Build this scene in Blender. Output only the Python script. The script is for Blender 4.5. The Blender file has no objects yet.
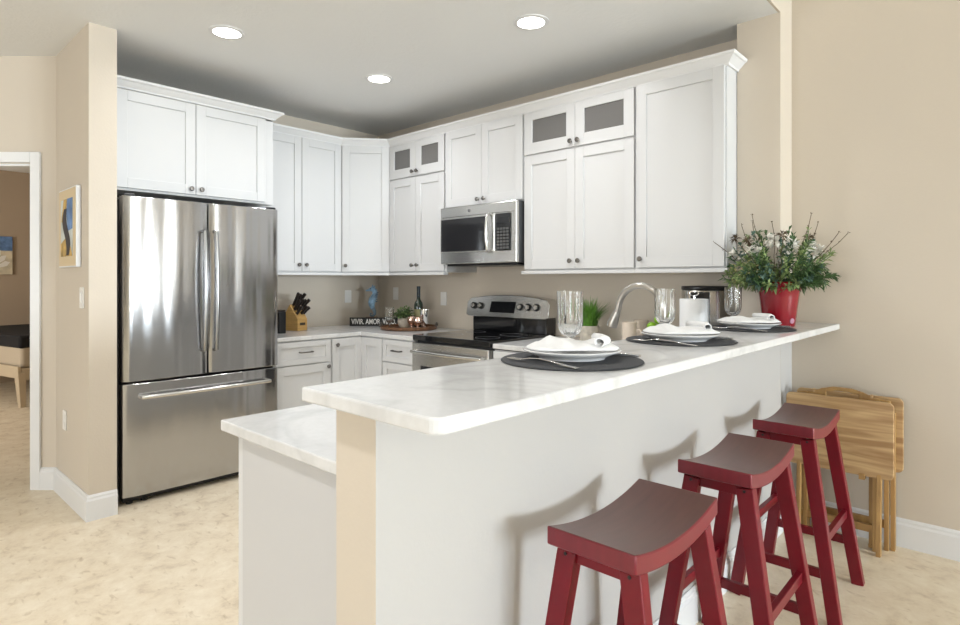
import bpy, bmesh, math, random
from mathutils import Vector, Matrix
C = bpy.context.scene
COL = C.collection
R = math.radians
random.seed(7)

# ------------------------------------------------------------------ camera, world, lights, exposure
cam_d = bpy.data.cameras.new('camera'); cam = bpy.data.objects.new('camera', cam_d); COL.objects.link(cam)
cam.location = (0, 0, 1.30); cam.rotation_euler = (R(90), 0, .7436)
cam_d.sensor_width = 36; cam_d.lens = 587 / 960 * 36; cam_d.shift_y = -(312.5 - 280.7) / 960
cam_d.clip_start = .05
C.camera = cam
C.view_settings.view_transform = 'Standard'; C.view_settings.look = 'None'
C.view_settings.gamma = 1; C.view_settings.use_curve_mapping = False
C.view_settings.exposure = 0.0
w = bpy.data.worlds.new('daylight'); C.world = w; w.use_nodes = True
w.node_tree.nodes['Background'].inputs[0].default_value = (.85, .92, 1, 1)
w.node_tree.nodes['Background'].inputs[1].default_value = 1.0

def area(name, loc, rot, sx, sy, power, col=(1, 1, 1)):
    d = bpy.data.lights.new(name, 'AREA'); d.shape = 'RECTANGLE'; d.size = sx; d.size_y = sy; d.energy = power; d.color = col
    o = bpy.data.objects.new(name, d); COL.objects.link(o); o.location = loc; o.rotation_euler = rot
    return o
# daylight at an unseen east window; south, hall and bedroom panels are added fill
for ly in (1.15, 2.0, 2.85):
    area('daylight_east', (11.02, ly, 1.45), (0, R(90), 0), 1.5, .50, 360, (.80, .91, 1))  # one window's light split into strips so steel reflections streak
area('fill_south', (1.4, -9.02, 1.40), (R(90), 0, 0), 4.2, 1.9, 185, (.90, .95, 1))  # added as broad fill from behind the camera, window unseen
area('fill_hall', (-2.9, -9.02, 1.35), (R(90), 0, 0), 2.2, 1.8, 140, (.92, .96, 1))  # added fill down the hall into the kitchen aisle, window unseen
area('fill_bedroom', (-7.2, -1.9, 1.5), (R(90), 0, 0), 1.4, 1.3, 70, (1, .95, .88))  # added lamp inside the bedroom to lift its walls, window unseen

# ------------------------------------------------------------------ materials
def nodes_of(name):
    m = bpy.data.materials.new(name); m.use_nodes = True
    nt = m.node_tree; return m, nt, nt.nodes['Principled BSDF']
def plain(name, col, rough=.5, metal=0, spec=.5, coat=0, trans=0, ior=1.45, emit=0, bump=0, bscale=60, bdist=.002, var=0, vscale=8, stretch=None):
    m, nt, b = nodes_of(name); N = nt.nodes; L = nt.links
    b.inputs['Base Color'].default_value = (*col, 1); b.inputs['Roughness'].default_value = rough
    b.inputs['Metallic'].default_value = metal; b.inputs['Specular IOR Level'].default_value = spec
    b.inputs['Coat Weight'].default_value = coat; b.inputs['Coat Roughness'].default_value = .12
    b.inputs['Transmission Weight'].default_value = trans; b.inputs['IOR'].default_value = ior
    if emit:
        b.inputs['Emission Color'].default_value = (*col, 1); b.inputs['Emission Strength'].default_value = emit
    tc = N.new('ShaderNodeTexCoord'); mp = N.new('ShaderNodeMapping'); L.new(tc.outputs['Object'], mp.inputs[0])
    if stretch: mp.inputs['Scale'].default_value = stretch
    if bump:
        n = N.new('ShaderNodeTexNoise'); n.inputs['Scale'].default_value = bscale; n.inputs['Detail'].default_value = 3
        L.new(mp.outputs[0], n.inputs['Vector'])
        bp = N.new('ShaderNodeBump'); bp.inputs['Strength'].default_value = bump; bp.inputs['Distance'].default_value = bdist
        L.new(n.outputs['Fac'], bp.inputs['Height']); L.new(bp.outputs[0], b.inputs['Normal'])
    if var:
        n = N.new('ShaderNodeTexNoise'); n.inputs['Scale'].default_value = vscale; n.inputs['Detail'].default_value = 4
        L.new(mp.outputs[0], n.inputs['Vector'])
        cr = N.new('ShaderNodeValToRGB'); cr.color_ramp.elements[0].position = .3; cr.color_ramp.elements[1].position = .7
        cr.color_ramp.elements[0].color = (*[max(0, c * (1 - var)) for c in col], 1)
        cr.color_ramp.elements[1].color = (*[min(1, c * (1 + var)) for c in col], 1)
        L.new(n.outputs['Fac'], cr.inputs[0]); L.new(cr.outputs[0], b.inputs['Base Color'])
    return m
def s2l(*c):
    return tuple(((v / 255) / 12.92 if v / 255 <= .04045 else ((v / 255 + .055) / 1.055) ** 2.4) for v in c)

M = {}
M['wall'] = plain('beige_paint', (.60, .53, .44), .6, bump=.25, bscale=90, bdist=.002)
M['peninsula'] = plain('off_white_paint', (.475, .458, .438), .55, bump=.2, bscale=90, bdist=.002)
M['ceiling'] = plain('ceiling_paint', (.80, .805, .80), .8, bump=.5, bscale=45, bdist=.004)
M['trim'] = plain('white_trim_paint', (.74, .74, .74), .35)
M['cab'] = plain('white_cabinet_lacquer', (.62, .62, .618), .32)
M['panel'] = plain('grey_white_laminate', (.53, .525, .525), .4)
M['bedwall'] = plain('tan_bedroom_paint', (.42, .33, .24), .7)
M['blackplastic'] = plain('black_plastic', (.012, .012, .013), .3)
M['rubber'] = plain('dark_rubber', (.02, .02, .02), .7)
M['blackglass'] = plain('black_ceramic_glass', (.006, .006, .007), .06, coat=.5)
M['ovenglass'] = plain('dark_oven_glass', (.02, .02, .022), .08)
M['smoked'] = plain('frosted_grey_glass', (.16, .155, .15), .18)
M['nickel'] = plain('brushed_nickel', (.42, .40, .37), .3, metal=1)
M['darknickel'] = plain('dark_nickel', (.20, .19, .18), .32, metal=1)
M['chrome'] = plain('polished_chrome', (.75, .75, .75), .08, metal=1)
M['white_plastic'] = plain('white_plastic', (.80, .78, .74), .35)
M['porcelain'] = plain('white_porcelain', (.74, .735, .73), .12, coat=.4)
M['cloth'] = plain('white_napkin_cloth', (.74, .735, .725), .85, bump=.3, bscale=300, bdist=.001)
M['paper'] = plain('white_paper', (.76, .76, .755), .9, bump=.3, bscale=150, bdist=.001)
M['mat'] = plain('charcoal_woven_mat', (.035, .036, .04), .75, bump=.8, bscale=220, bdist=.003)
M['red'] = plain('red_pot_glaze', (.24, .008, .016), .25, coat=.3)
M['leaf'] = plain('dark_green_leaf', (.06, .12, .04), .5, var=.5, vscale=25)
M['leafpale'] = plain('pale_green_leaf', (.20, .27, .10), .55, var=.4, vscale=25)
M['leafblue'] = plain('blue_green_leaf', (.09, .16, .12), .5, var=.4, vscale=25)
M['grass'] = plain('bright_green_blade', (.11, .27, .03), .5, var=.5, vscale=30)
M['flower'] = plain('white_petal', (.80, .77, .70), .7)
M['yellowflower'] = plain('cream_yellow_petal', (.55, .48, .24), .7)
M['twig'] = plain('brown_twig', (.10, .07, .04), .8)
M['stone'] = plain('pale_stone_pot', (.52, .47, .39), .8, var=.2, vscale=30, bump=.3)
M['cream'] = plain('cream_ceramic', (.66, .56, .46), .25, coat=.3)
M['lime'] = plain('lime_skin', (.22, .42, .02), .35, bump=.2, bscale=150)
M['knifewood'] = plain('light_knife_block_wood', (.50, .30, .10), .45, var=.15, vscale=10, stretch=(1, 1, 8))
M['handle'] = plain('dark_knife_handle', (.03, .022, .018), .35)
M['copper'] = plain('rose_copper', (.78, .58, .50), .18, metal=1)
M['bottle'] = plain('dark_green_bottle_glass', (.012, .03, .018), .05, coat=.6)
M['bluefoil'] = plain('blue_foil', (.006, .018, .03), .35, metal=.1)
M['label'] = plain('bottle_label', (.45, .42, .22), .6)
M['traywood'] = plain('dark_tray_wood', (.16, .075, .035), .4, var=.35, vscale=12, stretch=(1, 6, 1))
M['signblack'] = plain('black_sign_paint', (.015, .015, .014), .6)
M['signwhite'] = plain('white_sign_letters', (.75, .74, .70), .6)
M['seahorse'] = plain('blue_weathered_paint', (.24, .38, .52), .5, var=.7, vscale=16)
M['seatail'] = plain('grey_blue_weathered_paint', (.16, .22, .27), .5, var=.5, vscale=16)
M['black_fabric'] = plain('black_bedding', (.01, .01, .012), .9)
M['mattress'] = plain('cream_mattress_fabric', (.50, .43, .33), .9)
M['bedwood'] = plain('cream_painted_wood', (.55, .46, .33), .5)
M['bolt'] = plain('black_bolt', (.01, .01, .01), .4)
M['lamp'] = plain('lamp_lens', (1, .97, .92), .5, emit=9)
M['gasket'] = plain('black_gasket', (.01, .01, .01), .6)
M['fridge_side'] = plain('charcoal_fridge_side', (.05, .05, .052), .45)
M['badge'] = plain('pale_badge', (.42, .20, .28), .4)
M['emblem'] = plain('steel_emblem', (.25, .25, .26), .3, metal=.8)

def glass_mat():
    m, nt, b = nodes_of('clear_crystal'); b.inputs['Base Color'].default_value = (.97, .98, .98, 1)
    b.inputs['Roughness'].default_value = .02; b.inputs['Transmission Weight'].default_value = 1; b.inputs['IOR'].default_value = 1.45
    return m
M['glass'] = glass_mat()

def steel(name, col=(.56, .56, .56), rough=.2, wav=.10, stretch=(1, 3.2, .25)):
    # brushed steel: fine grain plus the slow panel waviness that bends reflections into upright bands
    m, nt, b = nodes_of(name); N = nt.nodes; L = nt.links
    b.inputs['Base Color'].default_value = (*col, 1); b.inputs['Metallic'].default_value = 1
    tc = N.new('ShaderNodeTexCoord')
    mp = N.new('ShaderNodeMapping'); mp.inputs['Scale'].default_value = stretch; L.new(tc.outputs['Object'], mp.inputs[0])
    n = N.new('ShaderNodeTexNoise'); n.inputs['Scale'].default_value = 2.2; n.inputs['Detail'].default_value = 1.5; L.new(mp.outputs[0], n.inputs['Vector'])
    mp2 = N.new('ShaderNodeMapping'); mp2.inputs['Scale'].default_value = (6, 6, 400); L.new(tc.outputs['Object'], mp2.inputs[0])
    n2 = N.new('ShaderNodeTexNoise'); n2.inputs['Scale'].default_value = 2; L.new(mp2.outputs[0], n2.inputs['Vector'])
    bp = N.new('ShaderNodeBump'); bp.inputs['Strength'].default_value = wav; bp.inputs['Distance'].default_value = .12
    L.new(n.outputs['Fac'], bp.inputs['Height'])
    bp2 = N.new('ShaderNodeBump'); bp2.inputs['Strength'].default_value = .05; bp2.inputs['Distance'].default_value = .002
    L.new(n2.outputs['Fac'], bp2.inputs['Height']); L.new(bp.outputs[0], bp2.inputs['Normal']); L.new(bp2.outputs[0], b.inputs['Normal'])
    mr = N.new('ShaderNodeMapRange'); mr.inputs['To Min'].default_value = rough - .05; mr.inputs['To Max'].default_value = rough + .07
    L.new(n2.outputs['Fac'], mr.inputs['Value']); L.new(mr.outputs[0], b.inputs['Roughness'])
    return m
M['steel'] = steel('brushed_stainless_steel', (.45, .45, .455), .15, .17, (2.7, 1, .16))
M['handle_steel'] = steel('steel_dark_reflection', (.36, .36, .36), .24, .02, (1, 1, 1))  # fridge handles: dark reflections put into the base colour
M['steelflat'] = steel('plain_stainless_steel', (.60, .59, .57), .22, .02, (1, 1, 1))

def quartz():
    m, nt, b = nodes_of('white_veined_quartz'); N = nt.nodes; L = nt.links
    tc = N.new('ShaderNodeTexCoord')
    n0 = N.new('ShaderNodeTexNoise'); n0.inputs['Scale'].default_value = 2.0; n0.inputs['Detail'].default_value = 6; n0.inputs['Distortion'].default_value = 1.2
    L.new(tc.outputs['Object'], n0.inputs['Vector'])
    cr = N.new('ShaderNodeValToRGB'); e = cr.color_ramp.elements
    e[0].position = .44; e[0].color = (.71, .707, .70, 1); e[1].position = .56; e[1].color = (.71, .707, .70, 1)
    v = e.new(.50); v.color = (.62, .617, .61, 1)
    L.new(n0.outputs['Fac'], cr.inputs[0])
    n1 = N.new('ShaderNodeTexNoise'); n1.inputs['Scale'].default_value = 55; n1.inputs['Detail'].default_value = 3; L.new(tc.outputs['Object'], n1.inputs['Vector'])
    mx = N.new('ShaderNodeMix'); mx.data_type = 'RGBA'; mx.blend_type = 'MULTIPLY'; mx.inputs[0].default_value = .12
    L.new(cr.outputs[0], mx.inputs[6]); L.new(n1.outputs['Fac'], mx.inputs[7]); L.new(mx.outputs[2], b.inputs['Base Color'])
    b.inputs['Roughness'].default_value = .14
    return m
M['quartz'] = quartz()

def floor_mat():
    m, nt, b = nodes_of('mottled_travertine'); N = nt.nodes; L = nt.links
    tc = N.new('ShaderNodeTexCoord')
    mp = N.new('ShaderNodeMapping'); mp.inputs['Scale'].default_value = (1, 1, 1); mp.inputs['Rotation'].default_value = (0, 0, .6); L.new(tc.outputs['Object'], mp.inputs[0])
    n0 = N.new('ShaderNodeTexNoise'); n0.inputs['Scale'].default_value = 8; n0.inputs['Detail'].default_value = 9; n0.inputs['Roughness'].default_value = .72; n0.inputs['Distortion'].default_value = .25
    L.new(mp.outputs[0], n0.inputs['Vector'])
    cr = N.new('ShaderNodeValToRGB'); e = cr.color_ramp.elements
    e[0].position = .30; e[0].color = (*s2l(203, 185, 160), 1); e[1].position = .66; e[1].color = (*s2l(240, 228, 206), 1)
    v = e.new(.46); v.color = (*s2l(228, 213, 188), 1)
    L.new(n0.outputs['Fac'], cr.inputs[0])
    mp2 = N.new('ShaderNodeMapping'); mp2.inputs['Scale'].default_value = (14, 30, 1); mp2.inputs['Rotation'].default_value = (0, 0, .75); L.new(tc.outputs['Object'], mp2.inputs[0])
    n1 = N.new('ShaderNodeTexNoise'); n1.inputs['Scale'].default_value = 1.0; n1.inputs['Detail'].default_value = 5; n1.inputs['Distortion'].default_value = .5
    L.new(mp2.outputs[0], n1.inputs['Vector'])
    c2 = N.new('ShaderNodeValToRGB'); c2.color_ramp.elements[0].position = .26; c2.color_ramp.elements[1].position = .40
    c2.color_ramp.elements[0].color = (.70, .64, .56, 1); c2.color_ramp.elements[1].color = (1, 1, 1, 1)
    L.new(n1.outputs['Fac'], c2.inputs[0])
    mx = N.new('ShaderNodeMix'); mx.data_type = 'RGBA'; mx.blend_type = 'MULTIPLY'; mx.inputs[0].default_value = .8
    L.new(cr.outputs[0], mx.inputs[6]); L.new(c2.outputs[0], mx.inputs[7]); L.new(mx.outputs[2], b.inputs['Base Color'])
    bp = N.new('ShaderNodeBump'); bp.inputs['Strength'].default_value = .15; bp.inputs['Distance'].default_value = .003
    L.new(n0.outputs['Fac'], bp.inputs['Height']); L.new(bp.outputs[0], b.inputs['Normal'])
    b.inputs['Roughness'].default_value = .45
    return m
M['floor'] = floor_mat()

def wood(name, c0, c1, scale=(1, 1, 14), rough=.45, planks=None):
    m, nt, b = nodes_of(name); N = nt.nodes; L = nt.links
    tc = N.new('ShaderNodeTexCoord'); mp = N.new('ShaderNodeMapping'); mp.inputs['Scale'].default_value = scale; L.new(tc.outputs['Object'], mp.inputs[0])
    n = N.new('ShaderNodeTexNoise'); n.inputs['Scale'].default_value = 2.2; n.inputs['Detail'].default_value = 7; n.inputs['Distortion'].default_value = .8
    L.new(mp.outputs[0], n.inputs['Vector'])
    cr = N.new('ShaderNodeValToRGB'); cr.color_ramp.elements[0].position = .32; cr.color_ramp.elements[1].position = .68
    cr.color_ramp.elements[0].color = (*c0, 1); cr.color_ramp.elements[1].color = (*c1, 1)
    L.new(n.outputs['Fac'], cr.inputs[0]); out = cr.outputs[0]
    L.new(out, b.inputs['Base Color']); b.inputs['Roughness'].default_value = rough
    return m
M['oak'] = wood('honey_oak', s2l(160, 124, 82), s2l(206, 174, 128))
M['oakleg'] = wood('honey_oak_leg', s2l(146, 110, 64), s2l(186, 148, 92), (10, 10, 1))

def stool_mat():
    # red stain; upward faces browned, the sheen on the seat put into the colour
    m, nt, b = nodes_of('red_stain_top_sheen'); N = nt.nodes; L = nt.links
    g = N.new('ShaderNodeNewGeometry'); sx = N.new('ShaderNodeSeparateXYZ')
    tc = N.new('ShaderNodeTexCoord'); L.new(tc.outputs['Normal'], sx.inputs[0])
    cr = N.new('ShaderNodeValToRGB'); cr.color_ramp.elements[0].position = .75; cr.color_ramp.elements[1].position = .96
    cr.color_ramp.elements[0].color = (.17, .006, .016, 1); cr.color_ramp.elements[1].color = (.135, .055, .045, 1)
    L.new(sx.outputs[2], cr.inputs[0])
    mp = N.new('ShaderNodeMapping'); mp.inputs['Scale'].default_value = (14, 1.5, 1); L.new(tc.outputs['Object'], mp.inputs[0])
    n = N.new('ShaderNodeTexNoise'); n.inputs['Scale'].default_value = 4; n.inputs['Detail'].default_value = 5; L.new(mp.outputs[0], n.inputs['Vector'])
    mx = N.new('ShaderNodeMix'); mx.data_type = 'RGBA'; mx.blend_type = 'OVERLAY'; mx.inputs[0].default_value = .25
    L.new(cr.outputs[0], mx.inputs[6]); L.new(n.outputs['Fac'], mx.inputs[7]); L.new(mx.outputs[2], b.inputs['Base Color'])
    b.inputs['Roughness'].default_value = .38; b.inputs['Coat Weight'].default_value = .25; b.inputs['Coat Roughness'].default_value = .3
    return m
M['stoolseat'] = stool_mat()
M['stoolred'] = plain('dark_red_stain', (.165, .005, .013), .34, spec=.35, coat=.1, var=.12, vscale=10)

def canvas_mat(name, stops, scale, rot=0, dist=3.0):
    m, nt, b = nodes_of(name); N = nt.nodes; L = nt.links
    tc = N.new('ShaderNodeTexCoord'); mp = N.new('ShaderNodeMapping'); mp.inputs['Scale'].default_value = scale; mp.inputs['Rotation'].default_value = (0, rot, 0)
    L.new(tc.outputs['Object'], mp.inputs[0])
    n = N.new('ShaderNodeTexNoise'); n.inputs['Scale'].default_value = 2.4; n.inputs['Detail'].default_value = 2; n.inputs['Distortion'].default_value = dist
    L.new(mp.outputs[0], n.inputs['Vector'])
    cr = N.new('ShaderNodeValToRGB'); cr.color_ramp.interpolation = 'EASE'; e = cr.color_ramp.elements
    e[0].position = stops[0][0]; e[0].color = (*stops[0][1], 1); e[1].position = stops[-1][0]; e[1].color = (*stops[-1][1], 1)
    for p, c in stops[1:-1]:
        q = e.new(p); q.color = (*c, 1)
    L.new(n.outputs['Fac'], cr.inputs[0]); L.new(cr.outputs[0], b.inputs['Base Color']); b.inputs['Roughness'].default_value = .6
    return m
M['sky_paint'] = plain('blue_paint', (.12, .22, .42), .6, var=.4, vscale=14)
M['ochre_paint'] = plain('ochre_paint', (.50, .33, .10), .6, var=.5, vscale=14)
M['pale_paint'] = plain('pale_paint', (.55, .58, .55), .6, var=.3, vscale=10)
M['dark_paint'] = plain('dark_violet_paint', (.035, .03, .035), .6)
M['cream_paint'] = plain('cream_paint', (.62, .55, .40), .6, var=.2, vscale=12)
M['mount'] = plain('cream_mount', (.66, .53, .34), .6)

# ------------------------------------------------------------------ mesh helpers
class MB:
    def __init__(s): s.bm = bmesh.new()
    def box(s, x0, y0, z0, x1, y1, z1):
        x0, x1 = sorted((x0, x1)); y0, y1 = sorted((y0, y1)); z0, z1 = sorted((z0, z1))
        v = [s.bm.verts.new(p) for p in ((x0, y0, z0), (x1, y0, z0), (x1, y1, z0), (x0, y1, z0), (x0, y0, z1), (x1, y0, z1), (x1, y1, z1), (x0, y1, z1))]
        for f in ((3, 2, 1, 0), (4, 5, 6, 7), (0, 1, 5, 4), (1, 2, 6, 5), (2, 3, 7, 6), (3, 0, 4, 7)): s.bm.faces.new([v[i] for i in f])
        return s
    def prism(s, poly, z0, z1):
        a = [s.bm.verts.new((x, y, z0)) for x, y in poly]; b = [s.bm.verts.new((x, y, z1)) for x, y in poly]; n = len(poly)
        s.bm.faces.new(list(reversed(a))); s.bm.faces.new(b)
        for i in range(n): s.bm.faces.new((a[i], a[(i + 1) % n], b[(i + 1) % n], b[i]))
        return s
    def prism_y(s, poly, y0, y1):      # poly in (x, z), extruded along y
        a = [s.bm.verts.new((x, y0, z)) for x, z in poly]; b = [s.bm.verts.new((x, y1, z)) for x, z in poly]; n = len(poly)
        s.bm.faces.new(a); s.bm.faces.new(list(reversed(b)))
        for i in range(n): s.bm.faces.new((a[(i + 1) % n], a[i], b[i], b[(i + 1) % n]))
        return s
    def prism_x(s, poly, x0, x1):      # poly in (y, z), extruded along x
        a = [s.bm.verts.new((x0, y, z)) for y, z in poly]; b = [s.bm.verts.new((x1, y, z)) for y, z in poly]; n = len(poly)
        s.bm.faces.new(list(reversed(a))); s.bm.faces.new(b)
        for i in range(n): s.bm.faces.new((a[i], a[(i + 1) % n], b[(i + 1) % n], b[i]))
        return s
    def bar(s, p, q, w, d, up=(0, 0, 1), w2=None, d2=None):      # rectangular bar between two points
        p = Vector(p); q = Vector(q); t = (q - p).normalized(); u = Vector(up); a = t.cross(u)
        if a.length < 1e-4: a = t.cross(Vector((0, 1, 0)))
        a.normalize(); b = a.cross(t); w2 = w2 or w; d2 = d2 or d
        r0 = [s.bm.verts.new(p + a * i * w / 2 + b * j * d / 2) for i, j in ((-1, -1), (1, -1), (1, 1), (-1, 1))]
        r1 = [s.bm.verts.new(q + a * i * w2 / 2 + b * j * d2 / 2) for i, j in ((-1, -1), (1, -1), (1, 1), (-1, 1))]
        s.bm.faces.new(r0); s.bm.faces.new(list(reversed(r1)))
        for i in range(4): s.bm.faces.new((r0[(i + 1) % 4], r0[i], r1[i], r1[(i + 1) % 4]))
        return s
    def lathe(s, prof, seg=32, c=(0, 0), flute=0, nfl=0, fr=None):   # prof (r, z)
        rings = []
        for r, z in prof:
            if r < 1e-5: rings.append([s.bm.verts.new((c[0], c[1], z))]); continue
            ring = []
            for i in range(seg):
                a = 2 * math.pi * i / seg; rr = r
                if nfl and fr and fr[0] <= z <= fr[1]: rr = r * (1 + flute * math.cos(nfl * a))
                ring.append(s.bm.verts.new((c[0] + rr * math.cos(a), c[1] + rr * math.sin(a), z)))
            rings.append(ring)
        for A, B in zip(rings, rings[1:]):
            if len(A) == 1 and len(B) == 1: continue
            for i in range(seg):
                j = (i + 1) % seg
                if len(A) == 1: s.bm.faces.new((A[0], B[j], B[i]))
                elif len(B) == 1: s.bm.faces.new((A[i], A[j], B[0]))
                else: s.bm.faces.new((A[i], A[j], B[j], B[i]))
        return s
    def cyl(s, p, q, r, seg=20, r2=None):
        return s.tube([p, q], r, seg, r2=r2)
    def tube(s, pts, r, seg=12, r2=None, radii=None):
        pts = [Vector(p) for p in pts]; n = len(pts); rings = []
        t0 = (pts[1] - pts[0]).normalized(); a = t0.orthogonal().normalized()
        for i, p in enumerate(pts):
            t = (pts[min(i + 1, n - 1)] - pts[max(i - 1, 0)]).normalized()
            a = (a - t * a.dot(t)).normalized(); b = t.cross(a)
            rr = radii[i] if radii else (r if r2 is None else r + (r2 - r) * i / (n - 1))
            rings.append([s.bm.verts.new(p + a * rr * math.cos(2 * math.pi * k / seg) + b * rr * math.sin(2 * math.pi * k / seg)) for k in range(seg)])
        for A, B in zip(rings, rings[1:]):
            for k in range(seg): s.bm.faces.new((A[k], A[(k + 1) % seg], B[(k + 1) % seg], B[k]))
        s.bm.faces.new(list(reversed(rings[0]))); s.bm.faces.new(rings[-1])
        return s
    def sweep(s, path, prof):          # 2D path, profile (outward offset to the right of travel, z)
        P = [Vector(p) for p in path]; n = len(P); rings = []
        for i in range(n):
            d0 = (P[i] - P[i - 1]).normalized() if i else None
            d1 = (P[i + 1] - P[i]).normalized() if i < n - 1 else None
            if d0 is None: d0 = d1
            if d1 is None: d1 = d0
            n0 = Vector((d0.y, -d0.x)); n1 = Vector((d1.y, -d1.x)); m = (n0 + n1).normalized(); k = 1 / max(.2, m.dot(n0))
            rings.append([s.bm.verts.new((P[i].x + m.x * k * o, P[i].y + m.y * k * o, z)) for o, z in prof])
        q = len(prof)
        for A, B in zip(rings, rings[1:]):
            for i in range(q): s.bm.faces.new((A[i], A[(i + 1) % q], B[(i + 1) % q], B[i]))
        s.bm.faces.new(list(reversed(rings[0]))); s.bm.faces.new(rings[-1])
        return s
    def sphere(s, c, r, sx=1, sy=1, sz=1, u=16, v=10):
        bmesh.ops.create_uvsphere(s.bm, u_segments=u, v_segments=v, radius=1, matrix=Matrix.Translation(c) @ Matrix.Diagonal((r * sx, r * sy, r * sz, 1)))
        return s
    def leaf(s, p, d, ln, wd, droop=.2):
        p = Vector(p); d = Vector(d).normalized(); a = d.cross(Vector((random.uniform(-.4, .4), random.uniform(-.4, .4), 1)))
        if a.length < 1e-3: a = Vector((1, 0, 0))
        a.normalize(); nrm = a.cross(d)
        m = p + d * ln * .5 + nrm * ln * .06; e = p + d * ln - Vector((0, 0, droop * ln))
        q = [s.bm.verts.new(x) for x in (p, m + a * wd / 2, e, m - a * wd / 2)]
        c = s.bm.verts.new(m - nrm * ln * .10)
        for i in range(4): s.bm.faces.new((q[i], q[(i + 1) % 4], c))
        return s
    def fix(s): bmesh.ops.recalc_face_normals(s.bm, faces=s.bm.faces[:]); return s

def part(name, mb, mat, parent=None, bevel=0, smooth=0, label=None, segs=2, norm=True, solid=0, loc=None, rz=0):
    if norm: mb.fix()
    me = bpy.data.meshes.new(name); mb.bm.to_mesh(me); mb.bm.free()
    if smooth:
        for p in me.polygons: p.use_smooth = True
        me.set_sharp_from_angle(angle=R(smooth))
    for m in (mat if isinstance(mat, (list, tuple)) else [mat]): me.materials.append(m)
    o = bpy.data.objects.new(name, me); COL.objects.link(o)
    if parent: o.parent = parent
    if loc: o.location = loc
    if rz: o.rotation_euler = (0, 0, rz)
    if solid:
        sd = o.modifiers.new('solid', 'SOLIDIFY'); sd.thickness = solid; sd.offset = 1
    if bevel:
        bv = o.modifiers.new('bevel', 'BEVEL'); bv.width = bevel; bv.segments = segs; bv.limit_method = 'ANGLE'; bv.angle_limit = R(40)
    if label: o['label'] = label
    return o
def tag(o, label, cat, group=None):
    o['label'] = label; o['category'] = cat
    if group: o['group'] = group
    return o
def thing(name, label, cat, loc=(0, 0, 0), rz=0, group=None):
    o = bpy.data.objects.new(name, None); COL.objects.link(o); o.empty_display_size = .05
    o.location = loc; o.rotation_euler = (0, 0, rz)
    return tag(o, label, cat, group)
def struct(name, mb, mat, bevel=0, smooth=0, norm=True):
    o = part(name, mb, mat, None, bevel, smooth, norm=norm); o['kind'] = 'structure'; return o
def dup(root, loc, label, rz=None, group=None):
    def cp(o, par):
        c = o.copy(); COL.objects.link(c); c.parent = par
        for ch in o.children: cp(ch, c)
        return c
    r = cp(root, None); r.location = loc; r['label'] = label
    if rz is not None: r.rotation_euler = (0, 0, rz)
    if group: r['group'] = group
    return r
def rounded(x0, z0, x1, z1, r, n=5):
    out = []
    for cx, cz, a0 in ((x1 - r, z1 - r, 0), (x0 + r, z1 - r, 90), (x0 + r, z0 + r, 180), (x1 - r, z0 + r, 270)):
        for i in range(n + 1):
            a = R(a0 + 90 * i / n); out.append((cx + r * math.cos(a), cz + r * math.sin(a)))
    return out

# ------------------------------------------------------------------ setting
YW = 3.515; XW = -4.57; YU = 3.17; XU = -4.22; ZC = 2.70; ZD = 3.35
XP0 = -1.052; XP1 = -.918          # peninsula half wall
dR = Vector((.7361, .6769)); A0 = Vector((-4.421, .905))       # diagonal hall wall runs from A0 along -dR
dN = Vector((.6769, -.7361))       # its room-side normal
def dg(t, off=0): p = A0 - dR * t + dN * off; return (p.x, p.y)

struct('floor', MB().box(-9.6, -9.2, -.1, 11.2, 4, 0), M['floor'])
struct('wall_left', MB().box(XW - .12, 1.040, 0, XW, YW + .12, ZC), M['wall'])
struct('wall_range', MB().box(XW, YW, 0, -.90, YW + .12, ZD), M['wall'])
struct('wall_right', MB().box(-.90, YW, 0, 11.05, YW + .12, ZD), M['wall'])
struct('wall_column', MB().box(-1.137, 3.31, 0, XP1, YW, ZC), M['wall'])
struct('wall_stub', MB().box(XW - .12, .905, 0, -3.71, 1.040, ZC), M['wall'])
o = MB()
o.prism([dg(0), dg(.150), dg(.150, -.12), dg(-.06, -.12)], 0, ZC)
o.prism([dg(.150), dg(.96), dg(.96, -.12), dg(.150, -.12)], 2.03, ZC)
o.prism([dg(.96), dg(1.55), dg(1.55, -.12), dg(.96, -.12)], 0, ZC)
struct('wall_hall', o, M['wall'])
ex, ey = dg(1.55)
struct('wall_west', MB().box(ex - .12, -9.1, 0, ex, ey + .04, ZC), M['wall'])
o = MB(); o.box(-5.7, -9.12, 0, 11.12, -9.04, .45); o.box(-5.7, -9.12, 2.35, 11.12, -9.04, ZD)
o.box(-5.7, -9.12, .45, -4.0, -9.04, 2.35); o.box(-1.8, -9.12, .45, -.7, -9.04, 2.35); o.box(3.5, -9.12, .45, 11.12, -9.04, 2.35)
struct('wall_south', o, M['wall'])
o = MB(); o.box(11.04, -9.12, 0, 11.12, .9, ZD); o.box(11.04, 3.1, 0, 11.12, YW + .12, ZD); o.box(11.04, .9, 0, 11.12, 3.1, .7); o.box(11.04, .9, 2.2, 11.12, 3.1, ZD)
o.box(11.04, 1.40, .7, 11.12, 1.75, 2.2); o.box(11.04, 2.25, .7, 11.12, 2.60, 2.2)  # piers added to go with the split east light
struct('wall_east', o, M['wall'])
struct('ceiling', MB().box(-9.6, -9.12, ZC, XP1 - .012, YW + .12, ZC + .1), M['ceiling'])
struct('ceiling_dining', MB().box(XP1 - .1, -9.12, ZD, 11.12, YW + .12, ZD + .1), M['ceiling'])
struct('wall_header', MB().box(XP1 - .0119, -9.12, ZC, XP1, YW, ZD), M['wall'])
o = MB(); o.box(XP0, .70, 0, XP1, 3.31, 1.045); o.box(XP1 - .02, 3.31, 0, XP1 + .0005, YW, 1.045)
pw = struct('wall_peninsula', o, [M['peninsula'], M['wall']])
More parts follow.
